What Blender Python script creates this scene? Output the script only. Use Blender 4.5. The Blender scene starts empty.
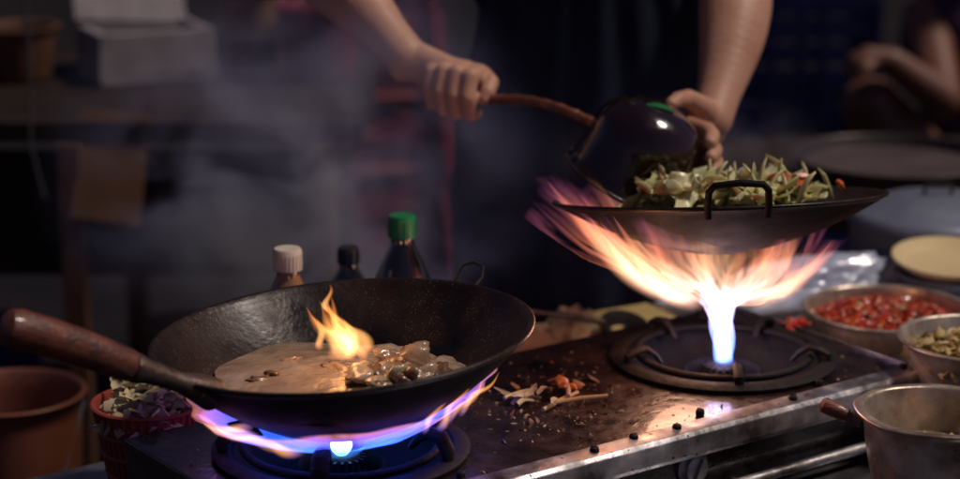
import bpy, bmesh, math, random
from mathutils import Vector, Matrix, noise
random.seed(7)
scene=bpy.context.scene
COL=scene.collection
V=Vector
# ------------------------------------------------------------------ mesh helpers
class MB:
    def __init__(s): s.v=[]; s.f=[]; s.m=[]; s.mi=0
    def add(s,vs,fs):
        o=len(s.v); s.v+= [tuple(x) for x in vs]; s.f+=[tuple(i+o for i in f) for f in fs]; s.m+=[s.mi]*len(fs)
    def tube(s,path,radii,seg=12,flat=None,closed=False):
        P=[V(p) for p in path]; n=len(P)
        if not hasattr(radii,'__len__'): radii=[radii]*n
        T=[]
        for i in range(n):
            if closed: t=P[(i+1)%n]-P[i-1]
            else: t=P[min(i+1,n-1)]-P[max(i-1,0)]
            T.append(t.normalized())
        a=V((0,0,1)) if abs(T[0].z)<.9 else V((1,0,0))
        x=(a-T[0]*a.dot(T[0])).normalized()
        vs=[];fs=[]
        for i in range(n):
            x=(x-T[i]*x.dot(T[i])).normalized(); y=T[i].cross(x)
            for k in range(seg):
                an=2*math.pi*k/seg
                fx=1 if flat is None else flat
                vs.append(P[i]+x*math.cos(an)*radii[i]*fx+y*math.sin(an)*radii[i])
        m=n if closed else n-1
        for i in range(m):
            j=(i+1)%n
            for k in range(seg):
                l=(k+1)%seg
                fs.append((i*seg+k,i*seg+l,j*seg+l,j*seg+k))
        if not closed:
            fs.append(tuple(reversed(range(seg)))); fs.append(tuple((n-1)*seg+k for k in range(seg)))
        s.add(vs,fs); return s
    def ball(s,c,r,sub=2):
        bm=bmesh.new(); bmesh.ops.create_icosphere(bm,subdivisions=sub,radius=1)
        if not hasattr(r,'__len__'): r=(r,r,r)
        vs=[(c[0]+v.co.x*r[0],c[1]+v.co.y*r[1],c[2]+v.co.z*r[2]) for v in bm.verts]
        fs=[tuple(v.index for v in f.verts) for f in bm.faces]; bm.free(); s.add(vs,fs); return s
    def limb(s,path,radii,seg=20):
        for p,r in zip(path,radii): s.ball(p,r,3)
        for i in range(len(path)-1):
            s.tube([path[i],path[i+1]],[radii[i],radii[i+1]],seg)
        return s
    def box(s,c,d,M=None):
        x,y,z=[k/2 for k in d]
        vs=[V((sx*x,sy*y,sz*z)) for sx in(-1,1) for sy in(-1,1) for sz in(-1,1)]
        if M is not None: vs=[M@v for v in vs]
        vs=[v+V(c) for v in vs]
        s.add(vs,[(0,1,3,2),(4,6,7,5),(0,4,5,1),(2,3,7,6),(0,2,6,4),(1,5,7,3)]); return s
    def rev(s,prof,seg=64,c=(0,0,0),cap=False):
        vs=[];fs=[];n=len(prof)
        for r,z in prof:
            for k in range(seg):
                a=2*math.pi*k/seg; vs.append((c[0]+max(r,1e-5)*math.cos(a),c[1]+max(r,1e-5)*math.sin(a),c[2]+z))
        for i in range(n-1):
            for k in range(seg):
                l=(k+1)%seg; fs.append((i*seg+k,i*seg+l,(i+1)*seg+l,(i+1)*seg+k))
        s.add(vs,fs); return s
    def build(s,name,mat,parent=None,loc=(0,0,0),rot=(0,0,0),smooth=True,bevel=0,sub=0,auto=True):
        me=bpy.data.meshes.new(name); me.from_pydata(s.v,[],s.f); me.update()
        mats=mat if isinstance(mat,(list,tuple)) else [mat]
        for m in mats: me.materials.append(m)
        if len(mats)>1:
            for p,i in zip(me.polygons,s.m): p.material_index=i
        bm=bmesh.new(); bm.from_mesh(me); bmesh.ops.remove_doubles(bm,verts=bm.verts,dist=1e-5)
        bmesh.ops.recalc_face_normals(bm,faces=bm.faces); bm.to_mesh(me); bm.free()
        if smooth:
            for p in me.polygons: p.use_smooth=True
        o=bpy.data.objects.new(name,me); COL.objects.link(o); o.location=loc; o.rotation_euler=rot
        if parent: o.parent=parent
        if bevel:
            b=o.modifiers.new('b','BEVEL'); b.width=bevel; b.segments=3; b.limit_method='ANGLE'
        if sub:
            b=o.modifiers.new('s','SUBSURF'); b.levels=sub; b.render_levels=sub
        if smooth and auto and not sub:
            try: me.set_sharp_from_angle(angle=math.radians(40))
            except Exception: pass
        return o
def bake(o):
    dg=bpy.context.evaluated_depsgraph_get(); dg.update()
    me=bpy.data.meshes.new_from_object(o.evaluated_get(dg)); o.modifiers.clear(); o.data=me; return o
def fuse(o,vox,it=4):
    r=o.modifiers.new('r','REMESH'); r.mode='VOXEL'; r.voxel_size=vox; r.use_smooth_shade=True
    m=o.modifiers.new('m','SMOOTH'); m.factor=.5; m.iterations=it
    bake(o)
    for p in o.data.polygons: p.use_smooth=True
    return o
def tag(o,label,cat,group=None,kind=None):
    o["label"]=label; o["category"]=cat
    if group:o["group"]=group
    if kind:o["kind"]=kind
    return o
def thing(name,label,cat,loc=(0,0,0),rot=(0,0,0),group=None):
    e=bpy.data.objects.new(name,None); e.empty_display_size=.05; COL.objects.link(e); e.location=loc; e.rotation_euler=rot
    return tag(e,label,cat,group)
def sheet(name,fn,nu,nv,mat,parent=None,loc=(0,0,0),objs=None):
    me=bpy.data.meshes.new(name); vs=[];fs=[];uv=[]
    fns=fn if isinstance(fn,list) else [fn]
    for g in fns:
        o=len(vs)
        for j in range(nv+1):
            for i in range(nu+1):
                vs.append(g(i/nu,j/nv)); uv.append((i/nu,j/nv))
        for j in range(nv):
            for i in range(nu):
                a=o+j*(nu+1)+i; fs.append((a,a+1,a+nu+2,a+nu+1))
    me.from_pydata([tuple(x) for x in vs],[],fs)
    l=me.uv_layers.new(name='UVMap')
    for p in me.polygons:
        p.use_smooth=True
        for li in p.loop_indices: l.data[li].uv=uv[me.loops[li].vertex_index]
    me.materials.append(mat); ob=bpy.data.objects.new(name,me); COL.objects.link(ob); ob.location=loc
    if parent: ob.parent=parent
    return ob
# ------------------------------------------------------------------ materials
def nodes(name):
    m=bpy.data.materials.new(name); m.use_nodes=True; nt=m.node_tree; return m,nt,nt.nodes,nt.links
def setin(n,names,v):
    for k in names:
        if k in n.inputs: n.inputs[k].default_value=v; return
def ramp(nt,stops):
    r=nt.nodes.new('ShaderNodeValToRGB'); e=r.color_ramp.elements
    while len(e)<len(stops): e.new(.5)
    for el,(p,c) in zip(e,stops): el.position=p; el.color=tuple(c)+((1,) if len(c)==3 else ())
    return r
def M(name,c1,c2=None,scale=8,rough=.5,rough2=None,metal=0,bump=0,bscale=60,spec=.5,sss=0,coat=0,trans=0,island=False,stops=None,speck=None,wave=False,stretch=None,alpha=1,crease=0):
    m,nt,N,L=nodes(name); b=N['Principled BSDF']
    if c1 is None: c1=(.5,.3,.2)
    setin(b,['Base Color'],tuple(c1)+(1,)); setin(b,['Roughness'],rough); setin(b,['Metallic'],metal)
    setin(b,['Specular IOR Level'],spec); setin(b,['Coat Weight'],coat); setin(b,['Transmission Weight'],trans)
    if alpha<1: setin(b,['Alpha'],alpha)
    if sss:
        setin(b,['Subsurface Weight'],sss); setin(b,['Subsurface Scale'],.01)
        b.inputs['Subsurface Radius'].default_value=(1,.35,.2)
    tc=N.new('ShaderNodeTexCoord'); mp=N.new('ShaderNodeMapping'); L.new(tc.outputs['Object'],mp.inputs[0])
    if stretch: mp.inputs['Scale'].default_value=stretch
    col=None
    if island:
        g=N.new('ShaderNodeNewGeometry'); r=ramp(nt,stops or [(0,c1),(1,c2)]); L.new(g.outputs['Random Per Island'],r.inputs[0]); col=r.outputs[0]
    elif c2 is not None or stops:
        n=N.new('ShaderNodeTexNoise'); n.inputs['Scale'].default_value=scale; n.inputs['Detail'].default_value=8; n.inputs['Roughness'].default_value=.62
        L.new(mp.outputs[0],n.inputs['Vector'])
        r=ramp(nt,stops or [(.35,c1),(.68,c2)]); L.new(n.outputs['Fac'],r.inputs[0]); col=r.outputs[0]
    if speck:
        vo=N.new('ShaderNodeTexVoronoi'); vo.inputs['Scale'].default_value=speck[0]; L.new(mp.outputs[0],vo.inputs['Vector'])
        nn=N.new('ShaderNodeTexNoise'); nn.inputs['Scale'].default_value=speck[0]*.06; nn.inputs['Detail'].default_value=5; L.new(mp.outputs[0],nn.inputs['Vector'])
        ma=N.new('ShaderNodeMath'); ma.operation='MULTIPLY_ADD'; L.new(nn.outputs['Fac'],ma.inputs[0]); ma.inputs[1].default_value=-.6; L.new(vo.outputs['Distance'],ma.inputs[2])
        ad=N.new('ShaderNodeMath'); ad.operation='ADD'; L.new(ma.outputs[0],ad.inputs[0]); ad.inputs[1].default_value=.375
        rr=ramp(nt,[(speck[1],(1,1,1)),(speck[1]+.05,(0,0,0))]); L.new(ad.outputs[0],rr.inputs[0])
        mx=N.new('ShaderNodeMix'); mx.data_type='RGBA'; L.new(rr.outputs[0],mx.inputs['Factor'])
        if col: L.new(col,mx.inputs['A'])
        else: mx.inputs['A'].default_value=tuple(c1)+(1,)
        mx.inputs['B'].default_value=tuple(speck[2])+(1,); col=mx.outputs['Result']
    if col: L.new(col,b.inputs['Base Color'])
    if rough2 is not None:
        n2=N.new('ShaderNodeTexNoise'); n2.inputs['Scale'].default_value=scale*2.3; n2.inputs['Detail'].default_value=7; L.new(mp.outputs[0],n2.inputs['Vector'])
        mr=N.new('ShaderNodeMapRange'); mr.inputs['From Min'].default_value=.35; mr.inputs['From Max'].default_value=.65
        mr.inputs['To Min'].default_value=rough; mr.inputs['To Max'].default_value=rough2
        L.new(n2.outputs['Fac'],mr.inputs['Value']); L.new(mr.outputs[0],b.inputs['Roughness'])
    if bump:
        n3=N.new('ShaderNodeTexNoise'); n3.inputs['Scale'].default_value=bscale; n3.inputs['Detail'].default_value=6; L.new(mp.outputs[0],n3.inputs['Vector'])
        bu=N.new('ShaderNodeBump'); bu.inputs['Strength'].default_value=bump; bu.inputs['Distance'].default_value=.003
        L.new(n3.outputs['Fac'],bu.inputs['Height']); L.new(bu.outputs[0],b.inputs['Normal'])
    return m
wok_in=M('wok_seasoned_iron',(.004,.004,.005),(.038,.019,.013),scale=8,rough=.26,rough2=.5,metal=.2,bump=.22,bscale=120,speck=(260,.19,(.14,.10,.07)),spec=.4)
soot=M('sooty_iron_underside',(.003,.003,.004),(.009,.007,.007),scale=9,rough=.65,rough2=.85,metal=.0,bump=.3,bscale=40,spec=.15)
wok_rust=M('wok_rim_iron',(.02,.017,.015),(.05,.035,.028),scale=14,rough=.35,rough2=.6,metal=.5,bump=.5,bscale=70)
enamel=M('greasy_black_enamel',(.005,.005,.007),(.045,.022,.018),scale=14,rough=.15,rough2=.5,metal=.1,bump=.6,bscale=70,speck=(120,.12,(.11,.055,.03)),coat=.5)
castiron=M('cast_iron',(.003,.003,.003),(.012,.008,.007),scale=20,rough=.6,rough2=.8,metal=.0,bump=.6,bscale=120,spec=.3)
chrome=M('greasy_stainless',(.56,.54,.55),(.07,.055,.05),scale=14,rough=.30,rough2=.6,metal=.85,bump=.35,bscale=60,speck=(70,.14,(.04,.025,.02)))
darksteel=M('stained_steel',(.36,.36,.40),(.07,.065,.07),scale=9,rough=.18,rough2=.5,metal=.85,bump=.3,bscale=50)
alum=M('dented_aluminium',(.74,.66,.54),(.24,.16,.10),scale=16,rough=.26,rough2=.5,metal=.65,bump=.45,bscale=25,speck=(50,.12,(.15,.09,.05)))
alumd=M('dull_aluminium',(.26,.29,.36),(.14,.16,.21),scale=6,rough=.35,rough2=.55,metal=.4,bump=.1,bscale=30)
rustst=M('rusty_steel',(.16,.12,.10),(.06,.03,.02),scale=30,rough=.35,rough2=.6,metal=.7,bump=.5,bscale=120)
woodh=M('worn_red_wood',(.20,.055,.025),(.035,.010,.007),scale=10,rough=.32,rough2=.5,bump=.5,bscale=60,coat=.25,stretch=(1,6,6))
woodl=M('raw_wood',(.15,.062,.028),(.07,.03,.015),scale=9,rough=.7,bump=.4,bscale=40,stretch=(6,6,1))
woodd=M('dark_wood',(.026,.013,.008),(.011,.006,.005),scale=6,rough=.7,bump=.3,bscale=30,spec=.25)
copper=M('copper_wrap',(.52,.20,.11),(.22,.075,.04),scale=60,rough=.3,rough2=.5,metal=.8,bump=.6,bscale=160)
gloss=M('glossy_black_lacquer',(.022,.007,.004),(.003,.003,.003),scale=14,rough=.06,rough2=.28,metal=.0,coat=.9,bump=.9,bscale=20)
skin=M('skin',(.56,.30,.20),None,rough=.5,bump=.18,bscale=220,sss=.15,scale=12,spec=.4,stops=[(.28,(.44,.20,.13)),(.48,(.53,.275,.18)),(.62,(.57,.31,.21)),(.80,(.50,.24,.16))])
skind=M('tanned_skin',(.20,.08,.045),(.12,.05,.03),scale=12,rough=.5,bump=.1,sss=.05)
shirt=M('navy_cotton',(.005,.009,.022),(.010,.015,.034),scale=12,rough=.85,bump=.4,bscale=300,spec=.2)
apronm=M('black_apron_cloth',(.006,.010,.024),(.010,.015,.034),scale=30,rough=.75,bump=.4,bscale=250,spec=.2)
trous=M('dark_trousers',(.006,.006,.008),(.010,.010,.012),scale=10,rough=.85,bump=.2)
hairm=M('black_hair',(.008,.006,.005),(.015,.01,.008),scale=60,rough=.4,bump=.6,bscale=200)
purple=M('purple_cloth',(.05,.016,.05),(.03,.01,.04),scale=9,rough=.8)
redpl=M('red_plastic',(.33,.055,.035),(.22,.035,.025),scale=8,rough=.45,bump=.1)
redcl=M('dim_red_plastic',(.17,.012,.026),(.10,.008,.017),scale=5,rough=.5)
bluepl=M('blue_plastic',(.012,.022,.13),(.008,.014,.08),scale=8,rough=.55)
foam=M('white_foam',(.27,.24,.25),(.20,.17,.18),scale=20,rough=.8,bump=.2,bscale=200)
card=M('cardboard',(.24,.12,.055),(.16,.08,.035),scale=8,rough=.9,bump=.1)
paperm=M('beige_paper',(.42,.29,.17),(.26,.17,.10),scale=12,rough=.7,bump=.2)
yellow=M('cream_plastic',(.75,.60,.32),(.68,.52,.27),scale=5,rough=.4)
whitecap=M('cream_cap',(.70,.62,.50),(.55,.45,.34),scale=20,rough=.45)
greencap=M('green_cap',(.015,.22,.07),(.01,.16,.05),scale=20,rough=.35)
glassc=M('amber_oil_bottle',(.40,.20,.08),(.22,.11,.05),scale=12,rough=.15,coat=.6)
glassk=M('dark_sauce_bottle',(.008,.007,.007),rough=.06,coat=1,spec=.8)
labelm=M('bottle_label',(.07,.05,.05),(.12,.02,.02),scale=20,rough=.5)
asph=M('night_asphalt',(.007,.006,.009),(.014,.011,.014),scale=3,rough=.7,rough2=.9,bump=.6,bscale=120,spec=.2)
wallm=M('painted_wall',(.05,.045,.05),(.03,.025,.03),scale=2,rough=.8,bump=.3,bscale=30)
shutm=M('roller_shutter_steel',(.06,.065,.08),(.04,.04,.05),scale=3,rough=.5,metal=.5)
chili=M('chopped_red_chilli',(.5,.02,.01),rough=.35,island=True,stops=[(0,(.16,.010,.006)),(.3,(.36,.022,.010)),(.6,(.50,.045,.015)),(.85,(.52,.11,.03)),(.95,(.55,.32,.12)),(1,(.10,.12,.02))],coat=.25)
choplf=M('chopped_vegetables',(.3,.3,.1),rough=.4,island=True,stops=[(0,(.28,.17,.06)),(.35,(.5,.36,.15)),(.75,(.6,.48,.24)),(.9,(.22,.22,.06)),(1,(.4,.15,.04))])
palev=M('pale_shreds',(.5,.42,.28),rough=.6,island=True,stops=[(0,(.34,.27,.14)),(.5,(.52,.42,.25)),(.9,(.58,.49,.30)),(1,(.28,.27,.09))],spec=.25)
cabb=M('cabbage',(.4,.4,.15),rough=.35,island=True,stops=[(0,(.34,.35,.13)),(.25,(.50,.48,.20)),(.7,(.64,.59,.31)),(.96,(.66,.58,.32)),(1,(.6,.20,.04))],sss=.3,coat=.2)
noodle=M('stir_fry_pieces',(.3,.15,.07),rough=.25,island=True,stops=[(0,(.11,.05,.027)),(.35,(.23,.13,.07)),(.7,(.36,.24,.15)),(.95,(.42,.31,.21)),(1,(.20,.20,.08))],coat=.6,bump=.5,bscale=110)
saucem=M('brown_sauce',(.24,.155,.10),(.42,.31,.22),scale=22,rough=.10,rough2=.3,coat=.7,bump=.2,bscale=70)
crumbm=M('food_crumbs',(.3,.2,.1),rough=.6,island=True,stops=[(0,(.02,.012,.008)),(.5,(.10,.05,.025)),(.85,(.28,.17,.07)),(.95,(.45,.35,.18)),(1,(.4,.05,.02))])
stickm=M('bamboo_skewer',(.66,.52,.26),(.5,.36,.17),scale=30,rough=.5)
bagm=M('clear_plastic_bag',(.62,.70,.84),(.40,.46,.60),scale=15,rough=.16,coat=.6,trans=.15,bump=.6,bscale=50)
rubber=M('black_rubber',(.012,.012,.012),rough=.6)
white=M('eye_white',(.7,.68,.65),rough=.2)
cordm=M('grey_cord',(.05,.05,.06),rough=.6)
orangepl=M('orange_plastic',(.26,.09,.055),(.18,.06,.04),scale=8,rough=.4)

def flame_mat(name,stops,strength,A=6,B=2.5,t0=.3,t1=.35,gain=4,shell=True,fadein=.02,seed=0.,tip=1.0,detail=3,edge=1.6,dist=.6):
    m,nt,N,L=nodes(name); N.remove(N['Principled BSDF']); out=N['Material Output']
    uv=N.new('ShaderNodeUVMap'); sp=N.new('ShaderNodeSeparateXYZ'); L.new(uv.outputs[0],sp.inputs[0])
    def mt(op,a,b=None,c=None,cl=False):
        n=N.new('ShaderNodeMath'); n.operation=op; n.use_clamp=cl
        for i,x in enumerate((a,b,c)):
            if x is None: continue
            if isinstance(x,bpy.types.NodeSocket): L.new(x,n.inputs[i])
            else: n.inputs[i].default_value=x
        return n.outputs[0]
    u,v=sp.outputs[0],sp.outputs[1]
    cb=N.new('ShaderNodeCombineXYZ')
    if shell:
        th=mt('MULTIPLY',u,2*math.pi)
        L.new(mt('MULTIPLY_ADD',mt('COSINE',th),A,seed),cb.inputs[0]); L.new(mt('MULTIPLY',mt('SINE',th),A),cb.inputs[1]); L.new(mt('MULTIPLY',v,B),cb.inputs[2])
    else:
        oi=N.new('ShaderNodeObjectInfo')
        L.new(mt('MULTIPLY',u,A),cb.inputs[0]); L.new(mt('MULTIPLY',v,B),cb.inputs[1]); L.new(mt('MULTIPLY_ADD',oi.outputs['Random'],37.,seed),cb.inputs[2])
    no=N.new('ShaderNodeTexNoise'); no.inputs['Scale'].default_value=1; no.inputs['Detail'].default_value=detail; no.inputs['Distortion'].default_value=dist
    L.new(cb.outputs[0],no.inputs['Vector'])
    thr=mt('MULTIPLY_ADD',v,t1,t0)
    mask=mt('MULTIPLY',mt('SUBTRACT',no.outputs['Fac'],thr),gain,cl=True)
    mask=mt('MULTIPLY',mask,mt('POWER',mt('SUBTRACT',1.,v,cl=True),tip))
    mask=mt('MULTIPLY',mask,mt('DIVIDE',v,max(fadein,1e-3),cl=True))
    if not shell:
        ed=mt('MULTIPLY',mt('MULTIPLY',u,mt('SUBTRACT',1.,u)),4.,cl=True)
        mask=mt('MULTIPLY',mask,mt('POWER',ed,edge))
    r=ramp(nt,stops); L.new(mt('MULTIPLY_ADD',mt('SUBTRACT',no.outputs['Fac'],.5),-.35,v,cl=True),r.inputs[0])
    em=N.new('ShaderNodeEmission'); L.new(r.outputs[0],em.inputs[0]); L.new(mt('MULTIPLY',mask,strength),em.inputs[1])
    tr=N.new('ShaderNodeBsdfTransparent'); ad=N.new('ShaderNodeAddShader'); L.new(em.outputs[0],ad.inputs[0]); L.new(tr.outputs[0],ad.inputs[1]); L.new(ad.outputs[0],out.inputs[0])
    try: m.cycles.emission_sampling='NONE'
    except Exception: pass
    return m
def smoke_mat(name,dens,scale,thr,col=(.52,.58,.98),stretch=(1,1,.5),step=1.,dist=1.4,rot=.5):
    m,nt,N,L=nodes(name); N.remove(N['Principled BSDF']); out=N['Material Output']
    tc=N.new('ShaderNodeTexCoord'); mp=N.new('ShaderNodeMapping'); mp.inputs['Scale'].default_value=stretch; mp.inputs['Rotation'].default_value=(0,rot,0); L.new(tc.outputs['Object'],mp.inputs[0])
    no=N.new('ShaderNodeTexNoise'); no.inputs['Scale'].default_value=scale; no.inputs['Detail'].default_value=5; no.inputs['Distortion'].default_value=dist; L.new(mp.outputs[0],no.inputs['Vector'])
    ln=N.new('ShaderNodeVectorMath'); ln.operation='LENGTH'; L.new(tc.outputs['Object'],ln.inputs[0])
    fo=N.new('ShaderNodeMapRange'); fo.interpolation_type='SMOOTHSTEP'; L.new(ln.outputs['Value'],fo.inputs['Value'])
    for k,x in zip(('From Min','From Max','To Min','To Max'),(.05,1.,1.,0.)): fo.inputs[k].default_value=x
    a=N.new('ShaderNodeMath'); a.operation='SUBTRACT'; a.use_clamp=True; L.new(no.outputs['Fac'],a.inputs[0]); a.inputs[1].default_value=thr
    b=N.new('ShaderNodeMath'); b.operation='MULTIPLY'; L.new(a.outputs[0],b.inputs[0]); L.new(fo.outputs[0],b.inputs[1])
    c=N.new('ShaderNodeMath'); c.operation='MULTIPLY'; L.new(b.outputs[0],c.inputs[0]); c.inputs[1].default_value=dens
    vs=N.new('ShaderNodeVolumeScatter'); vs.inputs['Color'].default_value=tuple(col)+(1,); vs.inputs['Anisotropy'].default_value=.0
    L.new(c.outputs[0],vs.inputs['Density']); L.new(vs.outputs[0],out.inputs['Volume'])
    try: m.cycles.volume_step_rate=step
    except Exception: pass
    return m

# ------------------------------------------------------------------ setting
g=MB(); g.add([(-60,-60,-.8),(60,-60,-.8),(60,60,-.8),(-60,60,-.8)],[(0,1,2,3)])
o=g.build('ground',asph); o["kind"]="structure"; o["label"]="dark worn asphalt street at night"; o["category"]="ground"
w=thing('shop_building','dark shop front with closed roller shutter behind the stalls','building',(0,12.2,-.8))
b=MB(); b.box((0,.3,2.2),(16,.5,4.4)); b.build('wall',wallm,w,smooth=False)
b=MB()
for i in range(24): b.tube([(-6,0,.08+i*.11),(6,0,.08+i*.11)],.052,8)
b.build('roller_shutter',shutm,w)

# ------------------------------------------------------------------ stall table (aligned with the stove)
ang=math.radians(36); E=V((math.cos(ang),math.sin(ang),0)); Bk=V((-math.sin(ang),math.cos(ang),0)); C0=V((.0745,2.341,0))
def W(x,y,z): return C0+E*x+Bk*y+V((0,0,z))
tb=thing('stall_table','greasy stainless steel cooking table carrying stove and bowls','table',tuple(W(0,0,-.8)),(0,0,ang))
b=MB(); b.box((.37,-.03,.686),(1.74,.82,.022)); b.build('table_top',darksteel,tb,bevel=.004,smooth=False)
for x in(-.47,1.2):
    for y in(-.41,.35):
        b=MB(); b.box((x,y,.3375),(.035,.035,.675)); b.build('leg',darksteel,tb,smooth=False,bevel=.002)
b=MB(); b.box((.37,-.41,.62),(1.6,.02,.04)); b.build('rail',darksteel,tb,smooth=False,bevel=.002)

# ------------------------------------------------------------------ stove
st=thing('gas_stove','greasy black double burner gas stove with steel front','stove',tuple(C0),(0,0,ang))
b=MB(); b.box((-.005,.01,-.006),(.89,.33,.012)); top=b.build('stove_top',enamel,st,smooth=False)
for sx in(-1,1):
    c=MB(); c.rev([(0,-.1),(.118,-.1),(.118,.1),(0,.1)],64,(sx*.2775,0,0)); co=c.build('cut',enamel,st)
    mo=top.modifiers.new('c','BOOLEAN'); mo.operation='DIFFERENCE'; mo.object=co; mo.solver='EXACT'
bpy.context.view_layer.update(); bake(top)
for o in [x for x in bpy.data.objects if x.name.startswith('cut') and not x.name.startswith('cutting')]: bpy.data.objects.remove(o)
bv=top.modifiers.new('b','BEVEL'); bv.width=.002; bv.segments=2; bv.limit_method='ANGLE'
prof=[(-.1545,.0035),(-.158,.004),(-.176,.001),(-.181,-.004),(-.183,-.024),(-.180,-.030),(-.170,-.032),(-.1545,-.032)]
b=MB(); vs=[(x,p[0],p[1]) for x in(-.452,.442) for p in prof]; n=len(prof)
b.add(vs,[(i,(i+1)%n,(i+1)%n+n,i+n) for i in range(n)]+[tuple(range(n)),tuple(range(2*n-1,n-1,-1))]); b.build('front_trim',chrome,st,bevel=.0012)
prof=[(.4405,.0035),(.447,.002),(.450,-.004),(.450,-.030),(.4405,-.030)]
b=MB(); vs=[(p[0],y,p[1]) for y in(-.150,.173) for p in prof]; n=len(prof)
b.add(vs,[(i,(i+1)%n,(i+1)%n+n,i+n) for i in range(n)]+[tuple(range(n)),tuple(range(2*n-1,n-1,-1))]); b.build('side_trim',darksteel,st,bevel=.001)
b=MB(); b.box((-.005,-.146,-.0585),(.87,.008,.052)); b.build('front_panel',enamel,st,smooth=False,bevel=.001)
b=MB(); b.tube([(-.44,-.172,-.080),(.43,-.172,-.080)],.0065,12); b.build('lower_rail',chrome,st)
for x in(-.42,-.15,.15,.41):
    b=MB(); b.tube([(x,-.150,-.080),(x,-.172,-.080)],.004,8); b.build('rail_bracket',chrome,st)
b=MB()
b.box((-.446,.01,-.048),(.004,.32,.070)); b.box((.436,.01,-.058),(.004,.32,.055)); b.box((-.005,.172,-.048),(.87,.004,.070)); b.build('stove_casing',enamel,st,smooth=False)
for x in(-.42,.41):
    for y in(-.13,.15):
        b=MB(); b.rev([(0,-.1025),(.011,-.1025),(.009,-.07),(0,-.07)],20,(x,y,0)); b.build('foot',rubber,st)
for x in(-.28,.094):
    b=MB(); pr=[(0,0),(.022,0),(.022,.004),(.019,.006),(.017,.008),(.016,.012),(.013,.014),(0,.014)]
    b.rev(pr,36); b.box((0,0,.016),(.006,.026,.005))
    k=b.build('knob',chrome,st,loc=(x,-.150,-.054),rot=(math.radians(90),math.radians(25),0))
for i,(x,y) in enumerate(((-.40,-.165),(-.22,-.142),(-.06,-.166),(.0,-.160),(.06,-.163),(.115,-.140),(.235,-.166),(.30,-.143),(.425,-.160))):
    b=MB(); b.rev([(0,.005),(.003,.005),(.0048,.0035),(.0052,.001),(.0052,-.002)],16); b.box((0,0,.0052),(.008,.0012,.0008))
    b.build('screw',castiron,st,loc=(x,y,.0030),rot=(0,0,i))
for sx in(-1,1):
    cx=sx*.2775
    be=bpy.data.objects.new('burner',None); COL.objects.link(be); be.parent=st; be.location=(cx,0,0)
    b=MB(); b.rev([(.138,.0015),(.140,.006),(.134,.010),(.122,.0105),(.117,.006),(.113,-.01),(.085,-.040),(.045,-.045),(.0,-.045)],72); b.build('drip_pan',castiron,be)
    b=MB(); R=.106; b.tube([(R*math.cos(a),R*math.sin(a),.010) for a in [2*math.pi*i/64 for i in range(64)]],.0045,10,closed=True); b.build('support_ring',castiron,be)
    b=MB(); b.rev([(0,-.004),(.012,-.003),(.020,-.005),(.024,-.010),(.026,-.02),(.030,-.03),(.034,-.045),(0,-.045)],40)
    for i in range(18):
        a=2*math.pi*i/18; b.box((.0235*math.cos(a),.0235*math.sin(a),-.012),(.006,.003,.014),Matrix.Rotation(a,3,'Z'))
    b.build('burner_head',castiron,be)
    b=MB(); b.rev([(.048,-.042),(.052,-.02),(.047,-.012),(.043,-.02),(.044,-.04)],40); b.build('outer_burner_ring',castiron,be)
    for i in range(5):
        a=2*math.pi*i/5+(.35 if sx>0 else .2)
        b=MB(); h=.034 if sx<0 else .022; q=1 if sx<0 else .68
        pts=[(.128,0,.008),(.128,0,.018),(.120,0,h),(.105,0,h+.003),(.092,0,h-.006),(.084,0,h-.016)]
        b.tube(pts,[.008*q,.010*q,.010*q,.009*q,.007*q,.005*q],10,flat=.75)
        b.build('pot_lug',castiron,be,rot=(0,0,a))
t=thing('cast_iron_prong','black cast iron wok support prong lying by burner','wok support',tuple(W(.375,.125,.0)),(0,0,ang+.4))
b=MB(); b.tube([(-.035,0,.010),(-.02,.004,.020),(.0,.006,.030),(.02,.004,.036),(.032,-.004,.048),(.030,-.014,.057)],[.009,.013,.015,.016,.013,.007],14,flat=.7); b.build('prong_body',castiron,t)
# ------------------------------------------------------------------ woks
def wok(name,R,D,loc,rot,label,p=2.0,thk=.0022):
    t=thing(name,label,'wok',loc,rot)
    b=MB(); pr=[]; n=40
    for i in range(n+1):
        r=R*i/n; pr.append((r,-D+D*(max(r-.0,0)/R)**p))
    inn=[(r*(R-thk)/R,z+thk) for r,z in pr]
    b.rev(pr[:-1]+[(R,-.001)],96); b.mi=1
    b.rev([(R,-.001),(R+.003,.001),(R+.0035,.0035),(R+.001,.005),(R-.003,.004)]+inn[:-1][::-1],96)
    me=b.build('bowl',[soot,wok_in],t,auto=False)
    return t
wl=wok('wok',.203,.108,(-.147,2.173,.133),(0,math.radians(-4),0),'large black iron wok with wooden handle on blue flame')
e1=V((-.138,-.135,-.004)); e2=V((-.300,-.235,.102))
d=(e2-e1).normalized()
hn=bpy.data.objects.new('handle',None); COL.objects.link(hn); hn.parent=wl
b=MB(); b.tube([e1+V((.012,.012,-.012)),e1,e1+d*.02,e1+d*.055,e1+d*.072,e1+d*.076],[.022,.019,.0125,.015,.0195,.0185],20,flat=.8); b.build('ferrule',rustst,hn)
b=MB(); L=.218; pth=[e1+d*(.076+ (L-.076)*t)+V((0,0,.004*math.sin(t*3.1))) for t in (0,.03,.2,.45,.7,.88,.96,1)]
b.tube(pth,[.0155,.0165,.0175,.0185,.0198,.0205,.018,.010],24); b.build('grip',woodh,hn)
b=MB(); b.tube([(.138,.146,.0),(.150,.158,.010),(.152,.166,.020),(.142,.172,.024),(.130,.176,.020),(.124,.168,.010),(.115,.162,.0)],.0018,8)
b.build('wire_ear',castiron,wl)
for k in range(2):
    b=MB(); a=math.atan2(-.135,-.138)+(-.07 if k else .07); b.ball((.199*math.cos(a),.199*math.sin(a),-.006),.0045)
    b.build('rivet',rustst,wl)
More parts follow.
